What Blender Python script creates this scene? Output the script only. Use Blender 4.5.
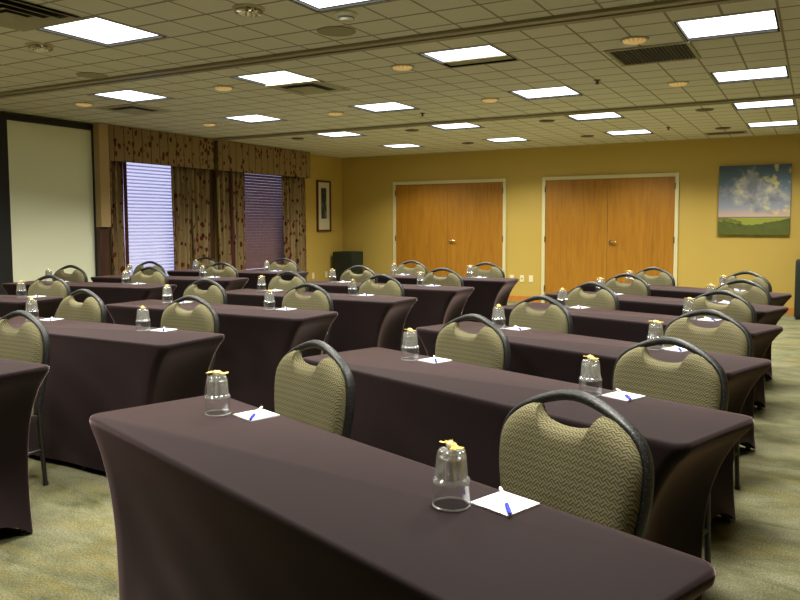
import bpy, bmesh, math, random
from mathutils import Vector, Matrix

for o in list(bpy.data.objects):
    bpy.data.objects.remove(o, do_unlink=True)
S = bpy.context.scene
C = S.collection
PI = math.pi
random.seed(7)

# ------------------------------------------------------------------ camera, world, exposure
EYE = 1.345
CEIL = 2.625
cam_data = bpy.data.cameras.new('camera')
cam = bpy.data.objects.new('camera', cam_data)
C.objects.link(cam)
F, YAW, PITCH, ROLL, CY = 760.876, 0.5011, 0.0715, -0.0035, 278.57
fw = Vector((-math.sin(YAW) * math.cos(PITCH), math.cos(YAW) * math.cos(PITCH), -math.sin(PITCH)))
r0 = Vector((math.cos(YAW), math.sin(YAW), 0))
u0 = r0.cross(fw)
rr = r0 * math.cos(ROLL) + u0 * math.sin(ROLL)
uu = -r0 * math.sin(ROLL) + u0 * math.cos(ROLL)
M = Matrix((rr, uu, -fw)).transposed().to_4x4()
M.translation = Vector((0, 0, EYE))
cam.matrix_world = M
cam_data.sensor_width = 36.0
cam_data.lens = F / 800 * 36.0
cam_data.shift_y = (CY - 300) / 800
cam_data.clip_start = 0.02
S.camera = cam

world = bpy.data.worlds.new('sky')
S.world = world
world.use_nodes = True
bg = world.node_tree.nodes['Background']
bg.inputs[0].default_value = (0.66, 0.66, 1.0, 1)
bg.inputs[1].default_value = 1.5

S.view_settings.view_transform = 'Standard'
S.view_settings.look = 'None'
S.view_settings.gamma = 1
S.view_settings.exposure = 0.1

LAMP_W = 40.0          # watts per ceiling troffer
LAMP_COL = (1.0, 0.97, 0.86)
SPREAD = 130           # degrees, cut-off of the troffer louvres
DIFF_EMIT = 2.6        # brightness of the diffuser itself
GLOW_COL = (0.93, 0.97, 1.0)

# ------------------------------------------------------------------ node helpers
def lin(c):
    return tuple((x / 12.92 if x <= 0.04045 else ((x + 0.055) / 1.055) ** 2.4) for x in c)

class NT:
    def __init__(self, name):
        self.m = bpy.data.materials.new(name)
        self.m.use_nodes = True
        self.t = self.m.node_tree
        self.b = self.t.nodes['Principled BSDF']
        self.out = self.t.nodes['Material Output']
    def n(self, typ, **kw):
        nd = self.t.nodes.new(typ)
        for k, v in kw.items():
            setattr(nd, k, v)
        return nd
    def link(self, a, b):
        self.t.links.new(a, b)
    def put(self, sock, v):
        if isinstance(v, bpy.types.NodeSocket):
            self.link(v, sock)
        else:
            sock.default_value = v
    def math(self, op, a, b=0.0, c=None):
        nd = self.n('ShaderNodeMath', operation=op)
        self.put(nd.inputs[0], a)
        self.put(nd.inputs[1], b)
        if c is not None:
            self.put(nd.inputs[2], c)
        return nd.outputs[0]
    def coord(self, kind='Object'):
        return self.n('ShaderNodeTexCoord').outputs[kind]
    def sep(self, v):
        nd = self.n('ShaderNodeSeparateXYZ')
        self.link(v, nd.inputs[0])
        return nd.outputs
    def comb(self, x, y, z):
        nd = self.n('ShaderNodeCombineXYZ')
        for i, v in enumerate((x, y, z)):
            self.put(nd.inputs[i], v)
        return nd.outputs[0]
    def mapping(self, v, loc=(0, 0, 0), rot=(0, 0, 0), sc=(1, 1, 1)):
        nd = self.n('ShaderNodeMapping')
        self.link(v, nd.inputs[0])
        nd.inputs[1].default_value = loc
        nd.inputs[2].default_value = rot
        nd.inputs[3].default_value = sc
        return nd.outputs[0]
    def noise(self, v, scale, detail=3, rough=0.5, dist=0.0):
        nd = self.n('ShaderNodeTexNoise')
        self.link(v, nd.inputs['Vector'])
        nd.inputs['Scale'].default_value = scale
        nd.inputs['Detail'].default_value = detail
        nd.inputs['Roughness'].default_value = rough
        nd.inputs['Distortion'].default_value = dist
        return nd.outputs[0]
    def vor(self, v, scale, feature='F1', rnd=1.0):
        nd = self.n('ShaderNodeTexVoronoi', feature=feature)
        self.link(v, nd.inputs['Vector'])
        nd.inputs['Scale'].default_value = scale
        nd.inputs['Randomness'].default_value = rnd
        return nd
    def ramp(self, v, stops, interp='LINEAR'):
        nd = self.n('ShaderNodeValToRGB')
        cr = nd.color_ramp
        cr.interpolation = interp
        while len(cr.elements) < len(stops):
            cr.elements.new(0.5)
        for e, (p, c) in zip(cr.elements, stops):
            e.position = p
            e.color = (*c, 1)
        self.link(v, nd.inputs[0])
        return nd.outputs[0]
    def mix(self, f, a, b, blend='MIX'):
        nd = self.n('ShaderNodeMixRGB', blend_type=blend)
        self.put(nd.inputs[0], f)
        for i, v in ((1, a), (2, b)):
            if isinstance(v, tuple):
                v = (*v[:3], 1)
            self.put(nd.inputs[i], v)
        return nd.outputs[0]
    def base(self, v):
        self.put(self.b.inputs['Base Color'], (*v, 1) if isinstance(v, tuple) else v)
        return self
    def set(self, **kw):
        for k, v in kw.items():
            self.put(self.b.inputs[k.replace('_', ' ')], v)
        return self
    def bump(self, h, strength=0.3, dist=0.002):
        nd = self.n('ShaderNodeBump')
        nd.inputs['Strength'].default_value = strength
        nd.inputs['Distance'].default_value = dist
        self.link(h, nd.inputs['Height'])
        self.link(nd.outputs[0], self.b.inputs['Normal'])
        return self

def simple(name, col, rough=0.5, metal=0.0, spec=0.5, speck=0.0, scale=60):
    t = NT(name)
    if speck:
        f = t.noise(t.coord(), scale, 4)
        t.base(t.mix(f, tuple(x * (1 - speck) for x in col), tuple(min(1, x * (1 + speck)) for x in col)))
    else:
        t.base(col)
    t.set(Roughness=rough, Metallic=metal)
    t.b.inputs['Specular IOR Level'].default_value = spec
    return t.m

MAT = {}

def build_materials():
    # painted wall
    t = NT('golden wall paint')
    v = t.coord()
    f = t.noise(v, 1.2, 4)
    t.base(t.mix(f, (0.50, 0.345, 0.068), (0.53, 0.37, 0.078)))
    t.set(Roughness=0.6).bump(t.noise(v, 260, 2), 0.15, 0.001)
    MAT['wall'] = t.m
    # carpet
    t = NT('mottled carpet')
    v = t.coord()
    x, y, z = t.sep(v)
    tx = t.math('FLOOR', t.math('DIVIDE', x, 0.92))
    ty = t.math('FLOOR', t.math('DIVIDE', y, 0.92))
    wn = t.n('ShaderNodeTexWhiteNoise')
    t.link(t.comb(tx, ty, 0.0), wn.inputs['Vector'])
    jit = t.n('ShaderNodeVectorMath', operation='MULTIPLY_ADD')
    t.link(wn.outputs['Color'], jit.inputs[0])
    jit.inputs[1].default_value = (7, 7, 7)
    t.link(v, jit.inputs[2])
    jv = jit.outputs[0]
    big = t.noise(t.mapping(jv, rot=(0, 0, 0.6), sc=(1.6, 3.2, 1)), 1.5, 8, 0.68, 0.4)
    yel = t.noise(t.mapping(jv, loc=(4, 2, 0), rot=(0, 0, -0.4), sc=(1, 3.0, 1)), 1.7, 8, 0.68, 0.5)
    col = t.ramp(big, [(0.28, (0.068, 0.070, 0.036)), (0.46, (0.140, 0.138, 0.074)), (0.6, (0.196, 0.190, 0.115)), (0.75, (0.136, 0.146, 0.104))])
    yf = t.ramp(yel, [(0.5, (0, 0, 0)), (0.70, (0.6, 0.6, 0.6))])
    col = t.mix(yf, col, (0.20, 0.148, 0.034))
    fine = t.noise(t.mapping(v, sc=(1, 1, 1)), 120, 3, 0.8)
    fr = t.ramp(fine, [(0.32, (0.45, 0.45, 0.45)), (0.68, (1.5, 1.5, 1.5))])
    col = t.mix(1.0, col, fr, 'MULTIPLY')
    t.base(col)
    t.set(Roughness=0.95).bump(fine, 0.7, 0.004)
    t.b.inputs['Specular IOR Level'].default_value = 0.1
    MAT['carpet'] = t.m
    # ceiling tile
    t = NT('scored ceiling tile')
    v = t.coord()
    x, y, z = t.sep(v)
    def edge(c, off, per, w):
        q = t.math('FRACT', t.math('DIVIDE', t.math('ADD', c, off), per))
        d = t.math('ABSOLUTE', t.math('SUBTRACT', q, 0.5))
        return t.math('GREATER_THAN', d, 0.5 - w / per)
    gx = edge(x, 0.5537 + 0.306 * 40, 0.306, 0.008)
    gy = edge(y, -3.594 + 0.315 * 40, 0.315, 0.012)
    g = t.math('MAXIMUM', gx, gy)
    pore = t.vor(v, 120).outputs['Distance']
    f = t.noise(v, 3.0, 3)
    col = t.mix(f, (0.67, 0.65, 0.525), (0.73, 0.71, 0.58))
    col = t.mix(t.math('MULTIPLY', g, 0.8), col, (0.19, 0.165, 0.085))
    t.base(col)
    hh = t.math('SUBTRACT', t.math('MULTIPLY', pore, 0.4), g)
    t.set(Roughness=0.9).bump(hh, 0.5, 0.003)
    MAT['ceiling'] = t.m
    # stretch cloth
    t = NT('aubergine stretch cloth')
    v = t.coord()
    f = t.noise(v, 2.5, 4, 0.6)
    fine = t.noise(v, 500, 2)
    t.base(t.mix(f, (0.012, 0.0067, 0.0074), (0.0148, 0.0083, 0.0091)))
    t.set(Roughness=0.75)
    t.b.inputs['Specular IOR Level'].default_value = 0.12
    t.b.inputs['Sheen Weight'].default_value = 0.80
    t.b.inputs['Sheen Tint'].default_value = (1.0, 0.68, 0.72, 1)
    t.b.inputs['Sheen Roughness'].default_value = 0.28
    t.bump(fine, 0.15, 0.0006)
    MAT['cloth'] = t.m
    # chair fabric: diagonal basket weave
    t = NT('olive woven chair fabric')
    v = t.coord()
    x, y, z = t.sep(v)
    zz = t.math('ADD', z, y)
    s = 0.0165
    u = t.math('DIVIDE', t.math('ADD', x, zz), s * 1.414)
    w = t.math('DIVIDE', t.math('SUBTRACT', x, zz), s * 1.414)
    ck = t.math('MODULO', t.math('ADD', t.math('ADD', t.math('FLOOR', u), t.math('FLOOR', w)), 200.0), 2.0)
    su = t.math('MULTIPLY', t.math('SUBTRACT', 1.0, ck), u)
    sw = t.math('MULTIPLY', ck, w)
    st = t.math('FRACT', t.math('ADD', t.math('MULTIPLY', t.math('ADD', su, sw), 2.0), 100.25))
    band = t.math('ABSOLUTE', t.math('SUBTRACT', st, 0.5))
    m = t.ramp(band, [(0.27, (0, 0, 0)), (0.36, (1, 1, 1))])
    fine = t.noise(v, 420, 2, 0.7)
    pale = t.mix(fine, (0.138, 0.123, 0.064), (0.252, 0.230, 0.136))
    dark = t.mix(fine, (0.036, 0.030, 0.011), (0.085, 0.070, 0.030))
    t.base(t.mix(m, pale, dark))
    t.set(Roughness=0.9)
    t.b.inputs['Specular IOR Level'].default_value = 0.15
    t.bump(fine, 0.4, 0.002)
    MAT['fabric'] = t.m
    # hammered black chair metal
    t = NT('black hammertone metal')
    v = t.coord()
    sp = t.vor(v, 190).outputs['Distance']
    k = t.ramp(sp, [(0.16, (0.10, 0.105, 0.10)), (0.30, (0.009, 0.0095, 0.009))])
    t.base(k)
    t.set(Roughness=0.45, Metallic=0.0).bump(sp, 0.35, 0.002)
    MAT['chair_metal'] = t.m
    MAT['leg_metal'] = simple('bronze black leg metal', (0.014, 0.012, 0.009), 0.45, 0.0)
    MAT['glide'] = simple('black rubber', (0.015, 0.015, 0.015), 0.6)
    # oak door
    t = NT('honey oak veneer')
    v = t.coord()
    g1 = t.noise(t.mapping(v, sc=(9, 9, 0.7)), 2.2, 6, 0.6, 0.6)
    g2 = t.noise(t.mapping(v, sc=(60, 60, 1.2)), 2.0, 3, 0.7)
    col = t.ramp(g1, [(0.3, (0.29, 0.118, 0.007)), (0.5, (0.375, 0.163, 0.010)), (0.72, (0.43, 0.196, 0.015))])
    col = t.mix(t.ramp(g2, [(0.35, (0.35, 0.35, 0.35)), (0.55, (0, 0, 0))]), col, (0.29, 0.11, 0.009))
    t.base(col)
    t.set(Roughness=0.42)
    MAT['oak'] = t.m
    MAT['door_frame'] = simple('cream door frame paint', (0.66, 0.60, 0.34), 0.45, speck=0.04)
    MAT['brass'] = simple('satin brass', (0.75, 0.60, 0.35), 0.25, 1.0)
    MAT['baseboard'] = simple('orange wood baseboard', (0.52, 0.20, 0.03), 0.5, speck=0.2, scale=12)
    MAT['trim'] = simple('putty track metal', (0.30, 0.27, 0.17), 0.5, speck=0.06)
    MAT['trim_dark'] = simple('dark track slot', (0.05, 0.042, 0.026), 0.7)
    MAT['lamp_frame'] = simple('dark troffer rim', (0.008, 0.008, 0.007), 0.9, spec=0.1)
    t = NT('lit troffer diffuser')
    t.base((0.9, 0.9, 0.9))
    t.b.inputs['Emission Color'].default_value = (*GLOW_COL, 1)
    t.b.inputs['Emission Strength'].default_value = DIFF_EMIT
    MAT['diffuser'] = t.m
    MAT['lamp_olive'] = simple('unlit troffer back', (0.36, 0.34, 0.22), 0.7)
    t = NT('warm downlight lens')
    v = t.coord()
    x, y, z = t.sep(v)
    ang = t.math('ARCTAN2', y, x)
    st = t.math('SINE', t.math('MULTIPLY', ang, 14.0))
    fac = t.math('GREATER_THAN', st, -0.2)
    t.base((0.8, 0.6, 0.3))
    em = t.mix(fac, (0.25, 0.11, 0.025), (0.98, 0.62, 0.22))
    t.link(em, t.b.inputs['Emission Color'])
    t.b.inputs['Emission Strength'].default_value = 0.42
    MAT['warm_lens'] = t.m
    MAT['chrome'] = simple('faceted chrome reflector', (0.62, 0.58, 0.45), 0.12, 1.0)
    MAT['ring'] = simple('putty fixture ring', (0.52, 0.46, 0.28), 0.5)
    MAT['bronze'] = simple('bronze unlit downlight', (0.10, 0.075, 0.035), 0.45, 0.4)
    MAT['vent_dark'] = simple('dark vent opening', (0.02, 0.018, 0.014), 0.8)
    MAT['vent'] = simple('putty vent louvre', (0.38, 0.35, 0.22), 0.55, speck=0.08, scale=9)
    MAT['vent_blade'] = simple('brown vent blade', (0.11, 0.095, 0.055), 0.6)
    MAT['speaker_grille'] = simple('dull ceiling speaker grille', (0.34, 0.31, 0.19), 0.8)
    MAT['plastic'] = simple('cream detector plastic', (0.66, 0.63, 0.46), 0.4)
    MAT['plate'] = simple('ivory outlet plate', (0.80, 0.74, 0.48), 0.35)
    MAT['slot'] = simple('dark slot', (0.03, 0.025, 0.02), 0.6)
    # screen
    t = NT('matte projection fabric')
    v = t.coord()
    t.base(t.mix(t.noise(v, 2.0, 3), (0.90, 0.93, 0.66), (0.93, 0.955, 0.70)))
    t.set(Roughness=0.85)
    MAT['screen'] = t.m
    MAT['screen_black'] = simple('black screen masking', (0.012, 0.011, 0.010), 0.7)
    MAT['panel_beige'] = simple('beige fabric panel', (0.46, 0.33, 0.15), 0.85, speck=0.08, scale=90)
    t = NT('dark walnut panel')
    v = t.coord()
    g1 = t.noise(t.mapping(v, sc=(14, 14, 0.8)), 2.5, 5)
    t.base(t.ramp(g1, [(0.3, (0.035, 0.012, 0.006)), (0.7, (0.085, 0.03, 0.014))]))
    t.set(Roughness=0.5)
    MAT['walnut'] = t.m
    # curtain fabric: trailing dark red leaves on sand
    t = NT('leaf print curtain fabric')
    v = t.coord('UV')
    warp = t.n('ShaderNodeVectorMath', operation='MULTIPLY_ADD')
    nz = t.n('ShaderNodeTexNoise')
    t.link(v, nz.inputs['Vector'])
    nz.inputs['Scale'].default_value = 9.0
    t.link(nz.outputs['Color'], warp.inputs[0])
    warp.inputs[1].default_value = (0.06, 0.06, 0)
    t.link(v, warp.inputs[2])
    wv = warp.outputs[0]
    leaf = t.vor(t.mapping(wv, rot=(0, 0, 0.6), sc=(1.0, 0.6, 1)), 17.0)
    lf = t.ramp(leaf.outputs['Distance'], [(0.34, (1, 1, 1)), (0.42, (0, 0, 0))])
    wn2 = t.n('ShaderNodeSeparateColor')
    t.link(leaf.outputs['Color'], wn2.inputs[0])
    keep = t.math('GREATER_THAN', wn2.outputs[0], 0.50)
    lf2 = t.math('MULTIPLY', lf, keep)
    x, y, z = t.sep(wv)
    stem = t.math('LESS_THAN', t.math('ABSOLUTE', t.math('SUBTRACT', t.math('FRACT', t.math('MULTIPLY', x, 6.5)), 0.5)), 0.04)
    msk = t.math('MAXIMUM', lf2, stem)
    red = t.mix(wn2.outputs[1], (0.065, 0.010, 0.008), (0.15, 0.028, 0.014))
    ground = t.mix(t.noise(v, 55, 3), (0.235, 0.165, 0.072), (0.31, 0.225, 0.104))
    t.base(t.mix(msk, ground, red))
    t.set(Roughness=0.85)
    t.b.inputs['Specular IOR Level'].default_value = 0.2
    MAT['curtain'] = t.m
    MAT['curtain_edge'] = simple('dark red curtain lining', (0.06, 0.008, 0.010), 0.85)
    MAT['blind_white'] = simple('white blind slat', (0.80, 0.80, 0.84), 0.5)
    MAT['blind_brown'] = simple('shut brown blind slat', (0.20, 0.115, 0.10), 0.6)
    MAT['window_frame'] = simple('bronze window frame', (0.08, 0.065, 0.06), 0.5)
    def sheer(name, col, a):
        t = NT(name)
        t.t.nodes.remove(t.b)
        tr = t.n('ShaderNodeBsdfTransparent')
        df = t.n('ShaderNodeBsdfTranslucent')
        d2 = t.n('ShaderNodeBsdfDiffuse')
        for q in (df, d2):
            q.inputs['Color'].default_value = (*col, 1)
        ad = t.n('ShaderNodeMixShader')
        ad.inputs[0].default_value = 0.5
        t.link(df.outputs[0], ad.inputs[1])
        t.link(d2.outputs[0], ad.inputs[2])
        mx = t.n('ShaderNodeMixShader')
        mx.inputs[0].default_value = a
        t.link(tr.outputs[0], mx.inputs[1])
        t.link(ad.outputs[0], mx.inputs[2])
        t.link(mx.outputs[0], t.out.inputs[0])
        return t.m
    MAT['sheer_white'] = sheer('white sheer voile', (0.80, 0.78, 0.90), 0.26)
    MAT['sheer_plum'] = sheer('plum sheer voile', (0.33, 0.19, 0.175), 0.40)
    t = NT('window pane glass')
    t.t.nodes.remove(t.b)
    tr = t.n('ShaderNodeBsdfTransparent')
    tr.inputs[0].default_value = (0.93, 0.94, 0.97, 1)
    gl = t.n('ShaderNodeBsdfGlossy')
    gl.inputs['Roughness'].default_value = 0.02
    mx = t.n('ShaderNodeMixShader')
    mx.inputs[0].default_value = 0.07
    t.link(tr.outputs[0], mx.inputs[1])
    t.link(gl.outputs[0], mx.inputs[2])
    t.link(mx.outputs[0], t.out.inputs[0])
    MAT['pane'] = t.m
    # tumbler glass: thin wall below, thick fluted base above
    def glassy(name, refr, gloss, facing, light_fill):
        t = NT(name)
        t.t.nodes.remove(t.b)
        tr = t.n('ShaderNodeBsdfTransparent')
        tr.inputs[0].default_value = (0.985, 0.992, 0.99, 1)
        rf = t.n('ShaderNodeBsdfGlass')
        rf.inputs['IOR'].default_value = 1.5
        rf.inputs['Roughness'].default_value = 0.03
        m1 = t.n('ShaderNodeMixShader')
        m1.inputs[0].default_value = refr
        t.link(tr.outputs[0], m1.inputs[1])
        t.link(rf.outputs[0], m1.inputs[2])
        gl = t.n('ShaderNodeBsdfGlossy')
        gl.inputs['Roughness'].default_value = 0.06
        lw = t.n('ShaderNodeLayerWeight')
        lw.inputs['Blend'].default_value = facing
        f = t.math('MULTIPLY_ADD', lw.outputs['Facing'], 0.5, gloss)
        m2 = t.n('ShaderNodeMixShader')
        t.link(f, m2.inputs[0])
        t.link(m1.outputs[0], m2.inputs[1])
        t.link(gl.outputs[0], m2.inputs[2])
        df = t.n('ShaderNodeBsdfDiffuse')  # white diffuse brightens the glass in place of refracted lamp light
        df.inputs[0].default_value = (0.9, 0.95, 0.94, 1)
        m3 = t.n('ShaderNodeMixShader')
        m3.inputs[0].default_value = light_fill
        t.link(m2.outputs[0], m3.inputs[1])
        t.link(df.outputs[0], m3.inputs[2])
        t.link(m3.outputs[0], t.out.inputs[0])
        return t.m
    MAT['glass'] = glassy('clear thin tumbler glass', 0.0, 0.02, 0.25, 0.012)
    MAT['glass_rim'] = glassy('tumbler rim with painted highlight', 0.0, 0.30, 0.3, 0.25)  # rim highlight put in as white diffuse and extra gloss
    MAT['glass_base'] = glassy('thick fluted tumbler glass', 0.6, 0.2, 0.3, 0.08)
    MAT['candy'] = simple('gold candy wrapper', (0.80, 0.52, 0.10), 0.3, 0.25, speck=0.25, scale=140)
    MAT['candy_pale'] = simple('pale twisted wrapper', (0.80, 0.66, 0.36), 0.3, 0.1, speck=0.2, scale=200)
    MAT['paper'] = simple('white notepaper', (0.90, 0.91, 0.95), 0.6)
    MAT['ink'] = simple('pale blue print', (0.04, 0.13, 0.42), 0.6)
    MAT['pen_white'] = simple('white pen plastic', (0.85, 0.86, 0.88), 0.25)
    MAT['pen_blue'] = simple('blue pen plastic', (0.02, 0.04, 0.62), 0.25)
    MAT['dark_green'] = simple('green black vinyl', (0.010, 0.017, 0.012), 0.5, speck=0.3)
    MAT['pic_frame'] = simple('dark red picture frame', (0.10, 0.018, 0.012), 0.35)
    MAT['mat'] = simple('cream picture mat', (0.62, 0.58, 0.38), 0.8)
    # print in the narrow frame
    t = NT('dim blue green print')
    v = t.coord()
    f = t.noise(t.mapping(v, sc=(1, 1.5, 1)), 9, 5, 0.6)
    t.base(t.ramp(f, [(0.35, (0.012, 0.02, 0.018)), (0.52, (0.03, 0.05, 0.035)), (0.62, (0.10, 0.14, 0.22)), (0.75, (0.32, 0.36, 0.42))]))
    t.set(Roughness=0.35)
    MAT['print'] = t.m
    # landscape canvas (local x along the picture 0..1, z 0..1 from Generated)
    t = NT('painted landscape canvas')
    g = t.coord('Generated')
    x, y, z = t.sep(g)
    v2 = t.comb(x, z, 0.0)
    n1 = t.noise(t.mapping(v2, sc=(1, 1.3, 1)), 3.4, 6, 0.6, 0.4)
    dx = t.math('SUBTRACT', x, 0.5)
    dz = t.math('SUBTRACT', z, 0.62)
    rad = t.math('SQRT', t.math('ADD', t.math('MULTIPLY', dx, dx), t.math('MULTIPLY', t.math('MULTIPLY', dz, dz), 2.2)))
    cl = t.math('ADD', t.math('SUBTRACT', 0.62, rad), t.math('MULTIPLY', t.math('SUBTRACT', n1, 0.5), 1.1))
    sky = t.ramp(z, [(0.26, (0.62, 0.40, 0.26)), (0.31, (0.50, 0.38, 0.34)), (0.40, (0.30, 0.32, 0.40)), (0.7, (0.13, 0.19, 0.27)), (1.0, (0.045, 0.085, 0.11))])
    cloud = t.ramp(t.noise(v2, 5.0, 5, 0.6), [(0.38, (0.19, 0.20, 0.24)), (0.52, (0.34, 0.34, 0.36)), (0.66, (0.62, 0.58, 0.36))])
    sky = t.mix(t.ramp(cl, [(0.14, (0, 0, 0)), (0.34, (1, 1, 1))]), sky, cloud)
    yel = t.math('MULTIPLY', t.ramp(t.noise(v2, 7.0, 4), [(0.55, (0, 0, 0)), (0.65, (0.8, 0.8, 0.8))]),
                 t.ramp(x, [(0.5, (0, 0, 0)), (0.7, (1, 1, 1))]))
    sky = t.mix(yel, sky, (0.70, 0.60, 0.20))
    hill = t.math('ADD', 0.135, t.math('MULTIPLY', t.math('ABSOLUTE', t.math('SUBTRACT', x, 0.42)), 0.17))
    hill = t.math('ADD', hill, t.math('MULTIPLY', t.math('SUBTRACT', t.noise(v2, 16, 4), 0.5), 0.07))
    grd = t.mix(t.noise(v2, 12, 4), (0.05, 0.072, 0.010), (0.13, 0.145, 0.022))
    field = t.mix(t.noise(t.mapping(v2, sc=(1, 6, 1)), 6, 3), (0.34, 0.33, 0.035), (0.24, 0.30, 0.05))
    low = t.mix(t.math('LESS_THAN', z, hill), field, grd)
    bush = t.math('MULTIPLY', t.math('LESS_THAN', x, 0.34), t.math('LESS_THAN', t.math('ABSOLUTE', t.math('SUBTRACT', z, t.math('SUBTRACT', 0.25, t.math('MULTIPLY', x, 0.27)))), 0.035))
    low = t.mix(t.math('MULTIPLY', bush, t.noise(v2, 30, 3)), low, (0.01, 0.02, 0.008))
    low = t.mix(t.math('GREATER_THAN', z, 0.248), low, (0.16, 0.15, 0.17))
    t.base(t.mix(t.math('LESS_THAN', z, 0.262), sky, low))
    t.set(Roughness=0.5)
    MAT['landscape'] = t.m
    MAT['canvas_edge'] = simple('dark canvas edge', (0.08, 0.075, 0.03), 0.7)

build_materials()

# ------------------------------------------------------------------ mesh helpers
def mesh_obj(name, bm, mats, parent=None, smooth=False, loc=None):
    me = bpy.data.meshes.new(name)
    bmesh.ops.recalc_face_normals(bm, faces=bm.faces)
    bm.to_mesh(me)
    bm.free()
    if not isinstance(mats, (list, tuple)):
        mats = [mats]
    for m in mats:
        me.materials.append(MAT[m] if isinstance(m, str) else m)
    if smooth:
        me.polygons.foreach_set('use_smooth', [True] * len(me.polygons))
        try:
            me.set_sharp_from_angle(angle=math.radians(smooth if smooth is not True else 45))
        except Exception:
            pass
    o = bpy.data.objects.new(name, me)
    C.objects.link(o)
    if parent:
        o.parent = parent
    if loc:
        o.location = loc
    return o

def tag(o, label, cat, group=None):
    o['label'] = label
    o['category'] = cat
    if group:
        o['group'] = group
    return o

def thing(name, label, cat, loc=(0, 0, 0), rz=0.0, group=None):
    o = bpy.data.objects.new(name, None)
    o.empty_display_size = 0.1
    C.objects.link(o)
    o.location = loc
    o.rotation_euler = (0, 0, rz)
    return tag(o, label, cat, group)

def struct(name, bm, mats, parent=None, smooth=False):
    o = mesh_obj(name, bm, mats, parent, smooth)
    if parent is None:
        o['kind'] = 'structure'
    return o

def dup(root, loc, rz, label, group=None):
    r = root.copy()
    C.objects.link(r)
    r.location = loc
    r.rotation_euler = (0, 0, rz)
    r['label'] = label
    if group:
        r['group'] = group
    for ch in list(root.children):
        c = ch.copy()
        C.objects.link(c)
        c.parent = r
        for g in list(ch.children):
            d = g.copy()
            C.objects.link(d)
            d.parent = c
    return r

def box(bm, x0, x1, y0, y1, z0, z1, mi=0, bev=0.0):
    vs = [bm.verts.new((x, y, z)) for x in (x0, x1) for y in (y0, y1) for z in (z0, z1)]
    idx = [(0, 1, 3, 2), (4, 6, 7, 5), (0, 4, 5, 1), (2, 3, 7, 6), (0, 2, 6, 4), (1, 5, 7, 3)]
    fs = []
    for q in idx:
        f = bm.faces.new([vs[i] for i in q])
        f.material_index = mi
        fs.append(f)
    if bev:
        es = list({e for f in fs for e in f.edges})
        bmesh.ops.bevel(bm, geom=es, offset=bev, segments=2, affect='EDGES', profile=0.6)
    return fs

def newbox(*a, **k):
    bm = bmesh.new()
    box(bm, *a, **k)
    return bm

def tube(bm, pts, rad, n=10, ry=None, caps=True, mi=0, closed=False, up=None):
    """sweep an elliptical section along points"""
    P = [Vector(p) for p in pts]
    rings = []
    N = len(P)
    prev = None
    for i, p in enumerate(P):
        if closed:
            d = (P[(i + 1) % N] - P[i - 1]).normalized()
        else:
            d = (P[min(i + 1, N - 1)] - P[max(i - 1, 0)]).normalized()
        a = Vector(up) if up else (prev if prev else (Vector((0, 0, 1)) if abs(d.z) < 0.9 else Vector((0, 1, 0))))
        s = d.cross(a).normalized()
        a2 = s.cross(d).normalized()
        prev = a2
        r = rad[i] if isinstance(rad, (list, tuple)) else rad
        q = (ry if ry is not None else r)
        rings.append([bm.verts.new(p + s * math.cos(2 * PI * k / n) * r + a2 * math.sin(2 * PI * k / n) * q) for k in range(n)])
    rng = range(N if closed else N - 1)
    for i in rng:
        A, B = rings[i], rings[(i + 1) % N]
        for k in range(n):
            f = bm.faces.new((A[k], A[(k + 1) % n], B[(k + 1) % n], B[k]))
            f.material_index = mi
    if caps and not closed:
        for rg in (rings[0], rings[-1]):
            f = bm.faces.new(rg)
            f.material_index = mi
    return rings

def lathe(bm, prof, n=24, center=(0, 0, 0), fn=None, mi=0, capfirst=False, caplast=False):
    rings = []
    for j, (r, z) in enumerate(prof):
        ring = []
        for k in range(n):
            a = 2 * PI * k / n
            q = fn(j, a, r) if fn else r
            ring.append(bm.verts.new((center[0] + q * math.cos(a), center[1] + q * math.sin(a), center[2] + z)))
        rings.append(ring)
    for A, B in zip(rings, rings[1:]):
        for k in range(n):
            f = bm.faces.new((A[k], A[(k + 1) % n], B[(k + 1) % n], B[k]))
            f.material_index = mi
    if capfirst:
        bm.faces.new(rings[0]).material_index = mi
    if caplast:
        bm.faces.new(rings[-1]).material_index = mi
    return rings

# ------------------------------------------------------------------ room shell
XL, XR, YB, YF = -8.12, 2.2, 12.5, -2.6
LX = [-0.5537 - 1.8363 * i for i in range(4)]            # light columns, right to left
LY = [3.594 + 1.889 * j for j in range(5)]               # light rows, near to far
LS = 0.293                                                # half size of a troffer opening
EXTRA_Y = [3.594 - 1.889]
lights = [(x, y, False) for y in LY for x in LX]
lights += [(x, y, True) for y in EXTRA_Y for x in LX[:]]

struct('floor', newbox(XL - .15, XR + .15, YF - .15, YB + .15, -0.1, 0.0), 'carpet')

def ceiling_mesh():
    bm = bmesh.new()
    xs = sorted({XL, XR} | {x + s * LS for x, _, _ in lights for s in (-1, 1)})
    ys = sorted({YF, YB} | {y + s * LS for _, y, _ in lights for s in (-1, 1)})
    holes = [(x, y) for x, y, _ in lights]
    for x0, x1 in zip(xs, xs[1:]):
        for y0, y1 in zip(ys, ys[1:]):
            cx, cy = (x0 + x1) / 2, (y0 + y1) / 2
            if any(abs(cx - hx) < LS - .01 and abs(cy - hy) < LS - .01 for hx, hy in holes):
                continue
            for zz in (CEIL, CEIL + 0.02):
                vs = [bm.verts.new(p) for p in ((x0, y0, zz), (x0, y1, zz), (x1, y1, zz), (x1, y0, zz))]
                bm.faces.new(vs)
    bmesh.ops.remove_doubles(bm, verts=bm.verts, dist=1e-5)
    return bm
struct('ceiling', ceiling_mesh(), 'ceiling')
struct('wall_back', newbox(XL - .15, XR + .15, YB, YB + .15, 0, CEIL + .12), 'wall')
struct('wall_right', newbox(XR, XR + .15, YF, YB, 0, CEIL + .12), 'wall')
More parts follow.
